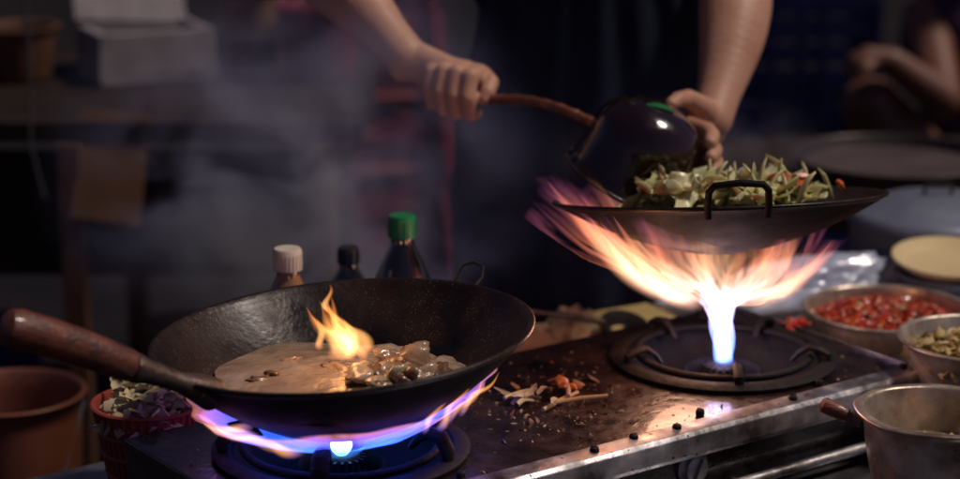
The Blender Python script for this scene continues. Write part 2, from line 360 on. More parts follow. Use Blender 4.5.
wr=wok('wok',.198,.066,(.288,2.50,.203),(math.radians(-10),math.radians(-2),0),'black iron wok tilted over a roaring flame, vegetables inside',p=1.75)
b=MB(); hx=.033; b.tube([(-hx,-.194,-.008),(-hx-.001,-.203,.006),(-hx,-.212,.022),(-hx+.006,-.216,.029),(0,-.218,.0315),(hx-.006,-.216,.029),(hx,-.212,.022),(hx+.001,-.203,.006),(hx,-.194,-.008)],.0042,10,flat=.8)
b.build('ear_handle',castiron,wr)
b=MB(); b.tube([(-hx,.194,-.008),(-hx,.212,.012),(-hx+.006,.216,.018),(hx-.006,.216,.018),(hx,.212,.012),(hx,.194,-.008)],.0042,10,flat=.8); b.build('ear_handle',castiron,wr)

# ------------------------------------------------------------------ food heaps
def rchunk(b,c,s,flat=1.,elong=1.,sub=1,tilt=.6,rough=.5):
    Rm=Matrix.Rotation(random.uniform(0,6.28),3,'Z')@Matrix.Rotation(random.gauss(0,tilt),3,'X')@Matrix.Rotation(random.gauss(0,tilt*.8),3,'Y')
    bm=bmesh.new(); bmesh.ops.create_icosphere(bm,subdivisions=sub,radius=1)
    k=random.uniform(.6,1.3)*s; se=random.uniform(0,99)
    vs=[]
    for v in bm.verts:
        q=v.co*(1+rough*noise.noise(v.co*1.3+V((se,se,0)))+(.25*noise.noise(v.co*3.1+V((0,se,se))) if sub>1 else 0)); q=V((q.x*elong*k,q.y*k,q.z*flat*k)); vs.append(Rm@q+V(c))
    fs=[tuple(v.index for v in f.verts) for f in bm.faces]; bm.free(); b.add(vs,fs)
def heap(n,R,H,s,flat=.5,elong=1.5,c=(0,0,0),sub=1,tilt=.6):
    b=MB()
    for i in range(n):
        r=R*math.sqrt(random.random()); a=random.uniform(0,6.28); z=H*(1-(r/R)**2)*random.uniform(.75,1.1)+.004*noise.noise(V((r*40,a,0)))
        rchunk(b,(c[0]+r*math.cos(a),c[1]+r*math.sin(a),c[2]+z),s,flat,elong,sub,tilt)
    return b
def curl(b,c,L,wd,seed,tilt=.5,th=.0009,wav=.05):
    rnd=random.Random(seed); Rm=Matrix.Rotation(rnd.uniform(0,6.28),3,'Z')@Matrix.Rotation(rnd.gauss(0,tilt),3,'X')@Matrix.Rotation(rnd.gauss(0,tilt),3,'Y')
    kx=rnd.uniform(-1,1); vs=[];fs=[];nu=12;nv=6
    for side in(1,-1):
        for i in range(nu+1):
            t=i/nu-.5
            ww=wd*(max(0,1-(2*t)**4*.85))*.5*(1+.22*math.sin(t*9+seed)+.12*math.sin(t*23+seed*2))
            for j in range(nv+1):
                q=(j/nv*2-1)
                p=V((t*L+.1*L*q*math.sin(seed), q*ww, kx*L*t*t+ .22*wd*q*q+ wav*wd*math.sin(t*14+seed+q*3)+side*th*(1-q*q*.8))); vs.append(Rm@p+V(c))
    m=(nu+1)*(nv+1)
    for i in range(nu):
        for j in range(nv):
            a=i*(nv+1)+j; fs.append((a,a+1,a+nv+2,a+nv+1)); fs.append((m+a,m+a+nv+1,m+a+nv+2,m+a+1))
    for i in range(nu):
        a=i*(nv+1); fs.append((a,a+nv+1,m+a+nv+1,m+a)); a+=nv; fs.append((a+nv+1,a,m+a,m+a+nv+1))
    b.add(vs,fs)
b=MB(); vs=[];fs=[];nr=60;ns=160
for i in range(nr+1):
    for k in range(ns):
        a=2*math.pi*k/ns; r=.136*(i/nr)*(1+.08*math.sin(3*a+1)+.04*math.sin(7*a)) ; x,y=r*math.cos(a),r*math.sin(a)
        rt=1/(1+math.exp(-(x-.02)*60))
        lump=max(0,noise.noise(V((x*50,y*50,4))))*.008*(.12+1.1*rt)+abs(noise.noise(V((x*110,y*110,9))))*.003*(.25+.75*rt)
        z=.007*(1-(i/nr)**2)+lump
        vs.append((x,y,z))
for i in range(nr):
    for k in range(ns): l=(k+1)%ns; fs.append((i*ns+k,i*ns+l,(i+1)*ns+l,(i+1)*ns+k))
b.add(vs,fs); f0=thing('stir_fry','soupy tan noodles and meat simmering in sauce inside wok','food',(-.152,2.168,.084))
b.build('sauce',saucem,f0,auto=False)
b=MB()
for i in range(46):
    x=random.gauss(.068,.022); y=random.gauss(-.005,.036)
    if math.hypot(x,y)>.114: continue
    rchunk(b,(x,y,.008*(1-(math.hypot(x,y)/.13)**2)+.003+.012*random.random()*(1-abs(x-.064)/.08)),random.uniform(.008,.015),.6,1.4,3,.5,.7)
for i in range(7):
    x=random.uniform(-.09,.03); y=random.uniform(-.05,.06)
    rchunk(b,(x,y,.007*(1-(math.hypot(x,y)/.13)**2)-.001),random.uniform(.007,.011),.4,1.6,3,.12,.7)
b.build('food_pieces',noodle,f0,auto=False)
b=heap(140,.118,.010,.012,.4,1.5,sub=2,tilt=.35)
for i in range(64):
    a=random.uniform(0,6.28); r=.108*math.sqrt(random.random()); x=r*math.cos(a)
    curl(b,(x,r*math.sin(a),.012+.014*(1-(r/.15)**2)+.008*random.random()),random.uniform(.04,.07),random.uniform(.026,.040),i+100,.35,.0014,.06)
for i in range(16):
    x=random.choice((random.gauss(.075,.025),random.gauss(.0,.04))); y=random.gauss(0,.035)
    h=random.uniform(.034,.056); lx=random.gauss(0,.012); ly=random.gauss(0,.010)
    b.tube([(x,y,.014),(x+lx*.4,y+ly*.3,.014+h*.4),(x+lx,y+ly*.6,.014+h*.8),(x+lx*1.7,y+ly,.014+h)],[.009,.011,.009,.003],12,flat=.28)
o=b.build('fried_vegetables',cabb,None,loc=(.288,2.515,.184),rot=(math.radians(-9),0,0),auto=False); tag(o,'pale green cabbage leaves piled and frying in wok','food',kind='stuff')
b=MB()
for i in range(12): rchunk(b,(.088+random.gauss(0,.018),-.02+random.gauss(0,.02),.034+.010*random.random()),.007,.6,1.5,2)
o=b.build('carrot_pieces',M('carrot',(.6,.13,.03),(.5,.08,.02),scale=60,rough=.35),None,loc=(.288,2.515,.184),rot=(math.radians(-9),0,0)); tag(o,'orange red carrot pieces on top of the cabbage','food',kind='stuff')

# ------------------------------------------------------------------ bowls, pot, plates on table
def bowlprof(R,r0,H,thk=.0018,lip=.004,ex=.6):
    out=[(0,0),(r0,0)]; n=12
    for i in range(1,n+1):
        t=i/n; out.append((r0+(R-r0)*t**ex,H*t))
    out+=[(R+lip,H),(R+lip+.001,H+.002),(R+lip-.001,H+.0035),(R-.001,H+.003)]
    for i in range(n,0,-1):
        t=i/n; out.append((r0+(R-r0)*t**ex-thk,H*t+(0 if i==n else thk*(1-t))))
    out+=[(r0-thk,thk),(0,thk)]
    return out
zt=-.1025
def dent(o,amp,fr):
    for v in o.data.vertices:
        r=math.hypot(v.co.x,v.co.y)
        if r>.02:
            k=1+amp*noise.noise(V((v.co.x*fr,v.co.y*fr,v.co.z*fr*.6))); v.co.x*=k; v.co.y*=k
p=thing('saucepan','dented aluminium saucepan with short wooden handle','pot',(.512,2.262,zt))
b=MB(); b.rev(bowlprof(.083,.045,.118,ex=.42,lip=.009),72); o=b.build('pan_body',alum,p,auto=False); dent(o,.035,24)
dd=V((-.80,.25,.30)).normalized(); s0=V((-.081,.02,.1))
b=MB(); b.tube([s0,s0+dd*.010,s0+dd*.018],[.011,.007,.008],12,flat=.6); b.build('handle_socket',rustst,p)
b=MB(); b.tube([s0+dd*.016,s0+dd*.020,s0+dd*.034,s0+dd*.046,s0+dd*.050],[.007,.0085,.0095,.009,.005],14); b.build('handle',woodh,p)
for a in (.5,2.2):
    b=MB(); b.tube([(.085*math.cos(a+q),.085*math.sin(a+q),.112-.01*math.cos(q*12)) for q in [-.18,-.1,0,.1,.18]],.003,8); b.build('side_loop',alum,p)
b=MB(); b.rev([(0,.070),(.04,.0702),(.075,.070)],48); b.build('broth',M('cloudy_broth',(.22,.16,.09),(.34,.26,.16),scale=20,rough=.08,coat=.5),p)
b=heap(30,.06,.004,.007,.3,2,(0,0,.071)); b.build('vegetable_scraps',cabb,p)
bx,by=.606,2.466
p=thing('metal_bowl','aluminium bowl of shredded vegetables beside stove','bowl',(bx,by,zt))
b=MB(); b.rev(bowlprof(.096,.034,.140,ex=.8),64); o=b.build('bowl_body',alum,p,auto=False); dent(o,.02,18)
h=heap(440,.087,.022,.0065,.4,2.2,(0,0,.118)); o=h.build('shredded_vegetables',choplf,None,loc=(bx,by,zt)); tag(o,'shredded yellow brown vegetables heaped in metal bowl','food',kind='stuff')
p=thing('metal_bowl','wide steel bowl full of chopped red chillies','bowl',(.54,2.715,zt))
b=MB(); b.rev(bowlprof(.108,.07,.105,ex=.5),64); o=b.build('bowl_body',alum,p,auto=False); dent(o,.02,16)
h=heap(1300,.101,.024,.0045,.6,1.6,(0,0,.087)); o=h.build('chopped_chillies',chili,None,loc=(.54,2.715,zt)); tag(o,'bright red chopped chillies heaped in steel bowl','food',kind='stuff')
b=MB(); b.rev([(0,.0),(.055,0),(.062,.003),(.073,.012),(.078,.016),(.079,.019),(.075,.019),(.06,.008),(.05,.006),(0,.006)],64)
p=b.build('plastic_plate',yellow,None,loc=(.655,2.885,.012),rot=(math.radians(6),0,0),auto=False); tag(p,'round cream yellow plastic lid resting on stacked tub','plate')
p=thing('plastic_tub','grey tub under the yellow lid','tub',(.655,2.885,zt))
b=MB(); b.rev(bowlprof(.07,.055,.108,ex=.8),48); b.build('tub_body',alumd,p,auto=False)
p=thing('stock_pot','silvery blue aluminium pot with rounded lid','pot',(.685,3.105,zt))
b=MB(); b.rev(bowlprof(.13,.115,.130,ex=.4),64); b.build('pot_body',alumd,p,auto=False)
b=MB(); b.rev([(.134,.134),(.136,.139),(.12,.148),(.08,.162),(.03,.168),(0,.169)],64); b.build('lid',alumd,p,auto=False)
b=MB(); b.tube([(-.02,0,.166),(-.02,0,.182),(.02,0,.182),(.02,0,.166)],.004,8); b.build('lid_handle',rubber,p)
bm=bmesh.new(); bmesh.ops.create_icosphere(bm,subdivisions=5,radius=1)
bb=MB(); vs=[]
for v in bm.verts:
    q=v.co.copy(); n1=noise.noise(q*1.7+V((3,1,0))); n2=noise.noise(V((q.x*5,q.y*5,q.z*5)));n3=abs(noise.noise(q*9))
    f=1+.28*n1+.14*abs(n2)-.12*n3
    vs.append((q.x*.175*f,q.y*.055*f,max(q.z*.050*f,-.035)))
bb.add(vs,[tuple(v.index for v in f.verts) for f in bm.faces]); bm.free()
o=bb.build('plastic_bag',bagm,None,loc=(.430,2.885,-.030),rot=(0,-.14,.20),auto=False); tag(o,'crumpled clear plastic bag of ice blue tint','bag')
b=MB(); b.box((0,0,.018),(.28,.12,.036)); o=b.build('folded_towel',M('grey_cloth',(.12,.13,.15),(.07,.07,.09),scale=12,rough=.9,bump=.6,bscale=50),None,loc=(.44,2.895,zt),rot=(0,0,.3),bevel=.012); tag(o,'folded grey cloth beneath the plastic bag','cloth')

t=thing('side_table','dark wooden side table behind the stall','table',(.8,3.6,-.8))
b=MB(); b.box((0,0,.775),(.9,.62,.03)); b.build('table_top',woodd,t,bevel=.004,smooth=False)
for x in(-.4,.4):
    for y in(-.26,.26):
        b=MB(); b.box((x,y,.379),(.04,.04,.758)); b.build('leg',woodd,t,smooth=False)
p=thing('shallow_pan','wide shallow grey aluminium pan on side table','pan',(.70,3.52,-.01))
b=MB(); b.rev(bowlprof(.17,.14,.045,ex=.6),64); b.build('pan_body',M('dim_pan',(.08,.060,.055),(.05,.04,.04),scale=6,rough=.4,metal=.4),p,auto=False)
b=MB(); b.rev([(0,.03),(.1,.033),(.153,.03)],48); b.build('grey_batter',M('pinkish_dough',(.11,.075,.07),(.06,.04,.042),scale=9,rough=.5),p)

# ------------------------------------------------------------------ bottles
def bottle(loc,H,R,matb,capm,label,neck=.012):
    t=thing('bottle',label,'bottle',loc)
    b=MB(); b.rev([(0,0),(R*.9,0),(R,.006),(R,H*.35),(R*.96,H*.4),(R,H*.45),(R,H*.62),(R*.93,H*.70),(R*.65,H*.79),(neck*1.1,H*.86),(neck,H*.90),(neck,H*.91),(0,H*.91)],40); b.build('bottle_body',matb,t,auto=False)
    b=MB(); k=capm[1]; pr=[(0,H*.895),(k,H*.895),(k,H*.985),(k*.9,H),(0,H)]; b.rev(pr,40)
    for i in range(24):
        a=2*math.pi*i/24; b.box((k*math.cos(a),k*math.sin(a),H*.94),(.0012,.0014,H*.07),Matrix.Rotation(a,3,'Z'))
    b.build('cap',capm[0],t)
    b=MB(); b.rev([(R+.0005,H*.46),(R+.0005,H*.61)],40); b.build('label',labelm,t)
bottle((-.232,2.485,zt),.249,.034,glassc,(whitecap,.0175),'amber oil bottle with cream screw cap behind wok',.013)
bottle((-.097,2.575,zt),.268,.037,glassk,(greencap,.0175),'dark sauce bottle with green screw cap behind wok',.014)
bottle((-.170,2.66,zt),.205,.033,glassk,(M('black_cap',(.01,.01,.012),rough=.4),.014),'short dark sauce bottle with black cap')

# ------------------------------------------------------------------ red basket
t=thing('plastic_basket','dull red ribbed plastic basket of pale shredded vegetables','basket',(-.380,2.322,zt))
b=MB(); R=.062
b.rev(bowlprof(R,R*.72,.108,.0022,.004,1.),64)
for z,q in((.03,.80),(.055,.865),(.08,.925)):
    b.tube([(R*q*math.cos(a),R*q*math.sin(a),z) for a in [2*math.pi*i/48 for i in range(48)]],.0032,8,closed=True)
for i in range(40):
    a=2*math.pi*i/40; b.tube([(R*.73*math.cos(a),R*.73*math.sin(a),.002),(R*1.01*math.cos(a),R*1.01*math.sin(a),.108)],.002,6)
b.build('basket_body',redpl,t)
b=heap(190,.057,.040,.008,.4,2.4,(0,0,.088))
for i in range(24):
    a=random.uniform(0,6.28); r=.042*random.random(); curl(b,(r*math.cos(a)+.006,r*math.sin(a),.114+.018*random.random()),.034,.014,i+400,.2,.0014)
o=b.build('sliced_vegetables',palev,None,loc=(-.380,2.322,zt)); tag(o,'pale sliced vegetables piled in red basket','food',kind='stuff')

# ------------------------------------------------------------------ things on the stove
for i,(x,y,a,l) in enumerate(((.012,-.015,.35,.075),(.03,-.028,-.25,.07),(.035,.0,.9,.04),(-.02,.02,.1,.05))):
    b=MB(); b.tube([(-l/2,0,0),(0,0,.001),(l/2,0,0)],[.0026,.003,.0022],8); o=b.build('bamboo_stick',stickm,None,loc=tuple(W(x,y,.0035+i*.002)),rot=(0,0,ang+a)); tag(o,'pale bamboo sliver lying on greasy stove top','stick','bamboo slivers on the stove')
b=MB()
for i in range(620):
    if random.random()<.6: x=random.gauss(.0,.06); y=random.gauss(.0,.06)
    else: x=random.uniform(-.43,.42); y=random.uniform(-.15,.16)
    if abs(y)>.15 or abs(x)>.43: continue
    if min(math.hypot(x-.2775,y),math.hypot(x+.2775,y))<.145: continue
    s=random.uniform(.0007,.0018) if random.random()<.93 else random.uniform(.003,.006)
    rchunk(b,(x,y,s*.15),s,.3,2.)
o=b.build('food_crumbs',crumbm,None,loc=tuple(C0),rot=(0,0,ang)); tag(o,'scattered burnt food crumbs on stove top','food crumbs',kind='stuff')
b=MB()
for i in range(9): curl(b,(random.gauss(0,.02),random.gauss(0,.014),.004+.001*i),random.uniform(.02,.035),.008,i+900,.15)
o=b.build('vegetable_strips',palev,None,loc=tuple(W(-.01,.005,.002))); tag(o,'pale cooked vegetable strips spilled on stove top','food',kind='stuff')
b=MB()
for i in range(7): rchunk(b,(random.gauss(0,.01),random.gauss(0,.008),.004+.002*i/3),.006,.6,1.4)
o=b.build('carrot_scrap',M('orange_scrap',(.6,.2,.03),(.4,.1,.02),scale=60,rough=.4),None,loc=tuple(W(.045,.015,.002))); tag(o,'orange cooked scraps lying on stove top','food')
b=MB()
for i in range(12): rchunk(b,(random.gauss(0,.01),random.gauss(0,.012),.004+.002*i/4),.005,.6,1.3)
o=b.build('spilled_chilli',chili,None,loc=tuple(W(.43,.035,.003))); tag(o,'spilled red chilli pieces at stove edge','food')
t=thing('cutting_board','small yellow plastic board with chopped noodles','board',(.205,2.815,zt),(0,0,.5))
b=MB(); b.box((0,0,.060),(.11,.08,.016)); b.build('board',M('yellow_board',(.50,.38,.15),(.36,.26,.10),scale=14,rough=.5),t,bevel=.004)
b=MB(); b.box((0,0,.026),(.09,.065,.052)); b.build('board_base',woodd,t,bevel=.002)
t=thing('ladle','blackened steel ladle resting across packets behind stove','ladle',(.085,2.70,.0))
b=MB(); b.tube([(-.10,-.05,.035),(-.04,-.02,.012),(.04,.015,-.008),(.08,.03,-.020)],[.004,.0045,.0045,.004],10); b.build('handle',rustst,t)
b=MB(); b.rev([(0,-.024),(.018,-.020),(.030,-.009),(.035,.004),(.033,.004),(.028,-.007),(.016,-.018),(0,-.022)],32); b.build('scoop',castiron,t,loc=(.110,.040,-.030),rot=(.3,.2,0),auto=False)
for j,(x,y,sx_,lab) in enumerate(((.045,2.725,.062,'crumpled beige paper packet on the table'),(.125,2.775,.050,'tall crumpled beige paper packet behind stove'))):
    t=thing('paper_packet',lab,'packet',(x,y,zt),(0,0,j*1.1))
    bm=bmesh.new(); bmesh.ops.create_icosphere(bm,subdivisions=4,radius=1); bb=MB()
    bb.add([(v.co.x*sx_*(1+.3*noise.noise(v.co*3)),v.co.y*.038*(1+.3*noise.noise(v.co*4)),max(0,.045+v.co.z*.042*(1+.4*noise.noise(v.co*5+V((j,0,0)))))) for v in bm.verts],[tuple(v.index for v in f.verts) for f in bm.faces]); bm.free()
    bb.build('packet_body',paperm,t,auto=False)

# ------------------------------------------------------------------ background left
t=thing('back_counter','dark wooden back counter with raw timber legs','counter',(-.95,3.9,-.8))
b=MB(); b.box((0,0,.87),(1.5,.7,.035)); b.box((.0,-.31,.72),(1.4,.02,.22)); b.build('counter_top',woodd,t,bevel=.003,smooth=False)
for x in(-.7,.25,.68):
    for y in(-.335,.3):
        b=MB(); b.box((x,y,.425),(.04,.04,.85)); b.build('leg',woodl,t,smooth=False,bevel=.003)
b=MB(); b.box((0,0,.25),(1.3,.55,.02)); b.build('lower_shelf',woodd,t,smooth=False)
t=thing('foam_box','white foam box with lid propped open','box',(-.63,3.98,.0895),(0,0,.45))
b=MB()
b.box((0,0,.008),(.22,.16,.016)); b.box((-.103,0,.056),(.014,.16,.08)); b.box((.103,0,.056),(.014,.16,.08)); b.box((0,-.073,.056),(.192,.014,.08)); b.box((0,.073,.056),(.192,.014,.08)); b.build('box_body',foam,t,bevel=.003,smooth=False)
b=MB(); b.box((0,0,0),(.22,.02,.16)); b.build('lid',foam,t,loc=(0,.11,.16),rot=(-.5,.1,0),bevel=.003,smooth=False)
b=MB(); b.box((0,0,0),(.12,.004,.19)); o=b.build('cardboard_flap',card,None,loc=(-.63,3.55,.01),rot=(-.1,.12,0),smooth=False); tag(o,'torn brown cardboard piece hanging on counter front','cardboard')
b=MB(); b.tube([(-.76,3.55,.5),(-.755,3.54,.2),(-.76,3.535,.05),(-.74,3.53,-.04)],.0025,8); o=b.build('cord',cordm); tag(o,'thin grey cord hanging down by the counter','cord')
for i,(x,y,m,r,hh) in enumerate(((-1.05,3.8,bluepl,.09,.12),(-.30,3.95,redcl,.08,.14),(-1.3,3.9,alumd,.11,.1),(-.43,4.05,card,.06,.16),(-.86,3.95,woodl,.07,.10))):
    t=thing('plastic_tub',['dark blue plastic tub on back counter','dull red plastic tub on back counter','grey metal tub on back counter','brown paper tub on back counter','round brown wooden tub on back counter'][i],'tub',(x,y,.088)); b=MB(); b.rev(bowlprof(r,r*.75,hh,.003,.006,.8),40); b.build('tub_body',m,t,auto=False)
for i,(x,m) in enumerate(((-1.2,alumd),(-.9,bluepl),(-.55,card),(-.35,alumd))):
    t=thing('storage_tin',['dull metal tin on lower shelf','blue plastic tin on lower shelf','brown cardboard drum on lower shelf','small grey tin on lower shelf'][i],'tin',(x,3.8,-.54)); b=MB(); b.rev([(0,0),(.08,0),(.083,.004),(.08,.008),(.08,.19),(.083,.195),(.08,.2),(0,.197)],32); b.build('tin_body',m,t)
t=thing('plastic_bucket','dim orange plastic bucket standing behind the table','bucket',(-.66,2.85,-.52))
b=MB(); b.rev(bowlprof(.10,.08,.36,.003,.006,.9),48); b.build('bucket_body',orangepl,t,auto=False)
b=MB(); b.tube([(-.103,0,.35),(-.08,-.05,.26),(0,-.11,.22),(.08,-.05,.26),(.103,0,.35)],.003,8); b.build('bail_handle',alumd,t)
t=thing('wooden_stool','dark low wooden stool under the orange bucket','stool',(-.66,2.85,-.8))
b=MB(); b.box((0,0,.265),(.24,.24,.03)); b.build('seat',woodd,t,smooth=False,bevel=.003)
for x in(-.1,.1):
    for y in(-.1,.1): b=MB(); b.box((x,y,.125),(.03,.03,.25)); b.build('leg',woodd,t,smooth=False)
def stool_parts(loc,group,label,rz):
    t=thing('plastic_stool',label,'stool',loc,(0,0,rz),group)
    b=MB(); b.box((0,0,.44),(.28,.28,.02)); b.build('seat',redcl,t,bevel=.008)
    for sx in(-1,1):
        for sy in(-1,1):
            b=MB(); b.tube([(sx*.12,sy*.12,.43),(sx*.155,sy*.155,0)],[.022,.016],8); b.build('leg',redcl,t)
    b=MB()
    for sx in(-1,1): b.box((sx*.13,0,.36),(.012,.22,.06)); b.box((0,sx*.13,.36),(.22,.012,.06))
    b.build('apron',redcl,t)
for i in range(7): stool_parts((-.27+.01*(i%2),4.9,-.8+i*.085),'stack of nested red stools','red plastic stool nested in a stack',.3+.05*(i%3))
for i in range(4):
    t=thing('plastic_crate','blue slotted plastic crate in a tall stack','crate',(.68,5.1,-.8+i*.302),(0,0,.1*(i%2)),'stack of blue crates')
    b=MB(); b.box((0,0,.01),(.5,.36,.02))
    for z in(.05,.11,.17,.23,.285):
        for sy in(-1,1): b.box((0,sy*.175,z),(.5,.012,.045))
        for sx in(-1,1): b.box((sx*.245,0,z),(.012,.338,.045))
    for x in(-.2445,-.12,0,.12,.2445):
        for sy in(-1,1): b.box((x,sy*.1755,.15),(.018,.017,.296))
    b.build('crate_body',bluepl,t,smooth=False)

# ------------------------------------------------------------------ cook
def hand_fist(b):
    h=V((.86,-.506,-.084)).normalized(); u=(V((0,0,1))-h*h.z).normalized(); q=h.cross(u).normalized()
    if q.y>0: q=-q
    O=V((-.030,2.768,.2835)); K=1.13
    P=lambda s,a,c: O+(h*s+q*a+u*c)*K
    wr=P(-.074,.000,.032)
    for i,(s,k) in enumerate(((.026,1.),(.0085,1.05),(-.0095,1.0),(-.0265,.86))):
        pts=[P(s*.98-.002,-.008,.026*k),P(s,.018*k,.0265*k),P(s+.004,.028*k,.004),P(s+.003,.018*k,-.017*k),P(s+.001,.001,-.019*k)]
        rr=[x*K*(.97 if i<3 else .88) for x in(.0115,.0108,.0101,.0092,.0082)]
        b.limb([pts[0],pts[0].lerp(pts[1],.55),pts[1],pts[1].lerp(pts[2],.5),pts[2],pts[3],pts[4]],[rr[0],rr[0]*.95,rr[1]*1.03,rr[1]*.95,rr[2]*1.03,rr[3],rr[4]],12)
        b.limb([wr+q*(-.004+.003*i)+u*(.004-.006*i),P(s*.5-.02,.000,.0250*k),pts[0]],[.0205,.0170,.0132],12)
        b.ball(P(s,.015*k,.0275*k),.0112)
    b.limb([wr,P(-.035,-.008,.010),P(-.01,-.014,.010)],[.024,.022,.015],12)
    b.limb([P(-.05,-.012,.02),P(-.014,-.024,.020),P(.022,-.019,.022),P(.040,-.006,.0185),P(.0445,.008,.010),P(.044,.014,.003)],[.019,.0165,.0125,.0115,.0105,.0085],12)
    return wr,h,u,q,P
def smooth_arm(b,w,e,s,bulge,rw,re,rm):
    n=22; P=[];R=[]
    for i in range(n+1):
        t=i/n; k=math.sin(math.pi*min(1,t/1.0)); P.append(w.lerp(e,t)+bulge*math.sin(math.pi*t))
        ss=t*t*(3-2*t); base=rw+(re-rw)*ss; R.append(base+(rm-(rw+re)/2)*max(0,math.sin(math.pi*min(1,max(0,(t-.12)/.88))))**1.3*.8)
    P+= [e.lerp(s,.35),e.lerp(s,.7),s]; R+=[re*1.02,re*1.08,.055]
    b.limb(P,R,24)
cb=thing('person','cook in dark apron pouring from small black pot into wok','person',(.15,3.05,-.8))
off=V((-.15,-3.05,.8))
b=MB()
wrR,h_,u_,q_,PF=hand_fist(b)
elR=V((-.262,2.97,.458)); shR=V((-.045,3.05,.60))
smooth_arm(b,wrR,elR,shR,V((0,0,.009)),.0285,.048,.048)
wrL=V((.304,2.758,.250)); elL=V((.356,2.975,.440)); shL=V((.345,3.05,.60))
smooth_arm(b,wrL,elL,shL,V((.012,0,.002)),.0285,.047,.048)
pcx,pcy=.205,2.622
def arc(r,a,z): a=math.radians(a); return V((pcx+r*math.cos(a),pcy+r*math.sin(a),z))
for i,(z0,sh) in enumerate(((.256,0),(.2385,4),(.2215,2),(.2065,-6))):
    rb_=.0765+(.258-z0)*.14
    pts=[arc(rb_+.018,58-i,z0),arc(rb_+.0165,42,z0),arc(rb_+.0155,25+sh*.3,z0-.001),arc(rb_+.012,9-sh,z0-.002),arc(rb_+.009,-1-sh,z0-.003),arc(rb_+.007,-13-sh,z0-.004)]
    q=1.0 if i<3 else .87
    b.limb(pts,[x*q for x in(.0122,.0110,.0112,.0102,.0098,.0083)],12)
    b.limb([wrL+V((0,0,.010-.009*i)),wrL.lerp(pts[0],.55),pts[0]],[.0205,.0175,.0138],12)
b.limb([wrL+V((-.008,-.012,.010)),V((.284,2.716,.276)),V((.267,2.694,.290)),V((.252,2.672,.2925)),V((.242,2.658,.290))],[.0195,.0155,.0122,.0108,.0084],12)
b.ball((.15,3.06,.14),(.165,.11,.14),3); b.ball((.15,3.06,.28),(.145,.10,.16),3); b.ball((.15,3.055,.46),(.165,.11,.17),3); b.ball((.15,3.05,.56),(.19,.085,.075),3)
b.limb([(.15,3.05,.6),(.15,3.035,.69)],[.06,.055])
b.ball((.15,3.01,.79),(.073,.092,.105),3); b.ball((.15,2.985,.735),(.052,.06,.05),3)
b.limb([(.15,2.925,.79),(.15,2.908,.765),(.15,2.915,.757)],[.008,.013,.012]); b.limb([(.13,2.93,.735),(.15,2.924,.735),(.17,2.93,.735)],[.006,.008,.006])
for s in(-1,1):
    b.ball((.15+s*.075,3.015,.785),(.012,.02,.032),2)
    b.limb([(.15+s*.085,3.06,.10),(.15+s*.09,3.04,-.33),(.15+s*.095,3.07,-.70),(.15+s*.1,3.06,-.755)],[.095,.06,.042,.04])
    b.limb([(.15+s*.1,3.07,-.765),(.15+s*.11,2.93,-.775)],[.035,.028])
body=b.build('body',skin,cb,loc=tuple(off)); fuse(body,.0022,6)
for s in(-1,1):
    b=MB(); b.ball((.15+s*.03,2.927,.80),(.012,.008,.008),2); b.build('eye',white,cb,loc=tuple(off))
b=MB(); b.ball((.15,3.03,.835),(.083,.095,.085),3); b.ball((.15,3.065,.79),(.078,.07,.09),3); o=b.build('hair',hairm,cb,loc=tuple(off)); 
b=MB()
for s,el_,sh in((-1,elR,shR),(1,elL,shL)): b.limb([sh,sh.lerp(el_,.3),sh.lerp(el_,.62)],[.066,.064,.066])
b.ball((.15,3.06,.12),(.185,.125,.14),3); b.ball((.15,3.06,.28),(.168,.118,.18),3); b.ball((.15,3.055,.46),(.185,.125,.18),3); b.ball((.15,3.05,.565),(.2,.095,.075),3)
o=b.build('shirt',shirt,cb,loc=tuple(off)); fuse(o,.008,6)
tx=bpy.data.textures.new('folds','CLOUDS'); tx.noise_scale=.09
dm=o.modifiers.new('d','DISPLACE'); dm.texture=tx; dm.strength=.022; dm.mid_level=.5
def apr(u,v):
    a=(u-.5)*2; z=.50-v*.95
    wdt=1 if v>.3 else .62+.38*v/.3
    return V((.15+a*.185*wdt,3.055-.142*math.sqrt(max(0,1-(a*.85*wdt)**2))-.006*math.sin(a*9+v*3)*v-.004*math.sin(a*17),z))+off
o=sheet('apron',apr,50,40,apronm,cb); sm=o.modifiers.new('s','SOLIDIFY'); sm.thickness=.002
b=MB()
for s in(-1,1): b.limb([(.15+s*.085,3.06,.08),(.15+s*.09,3.045,-.33),(.15+s*.095,3.07,-.72)],[.112,.082,.07])
b.ball((.15,3.06,.08),(.178,.122,.1),3)
o=b.build('trousers',trous,cb,loc=tuple(off)); fuse(o,.008,4)
for s in(-1,1):
    b=MB(); b.limb([(.15+s*.1,3.085,-.765),(.15+s*.105,3.0,-.77),(.15+s*.11,2.92,-.775)],[.036,.035,.027]); b.build('shoe',rubber,cb,loc=tuple(off))
pc=V((.205,2.622,.240)); nv=V((-.42,.10,-.90)).normalized()
rotq=nv.to_track_quat('Z','Y')
pt=thing('small_pot','glossy black small pot with copper wrapped handle held tilted','pot',tuple(pc))
r0=.072; pr=[]
for i in range(19):
    a=math.pi/2*i/18; pr.append((r0*math.sin(a)**.82,-.062*math.cos(a)**.9))
pr+=[(r0*1.03,.016),(r0*1.06,.032),(r0*1.10,.046)]
inn=[(r*.965,z*.965) for r,z in pr[::-1]]
b=MB(); b.rev(pr+[(r0*1.14,.048),(r0*1.15,.051),(r0*1.09,.051)]+inn,64)
o=b.build('pot_body',gloss,pt,auto=False); dent(o,.05,26); o.rotation_mode='QUATERNION'; o.rotation_quaternion=rotq
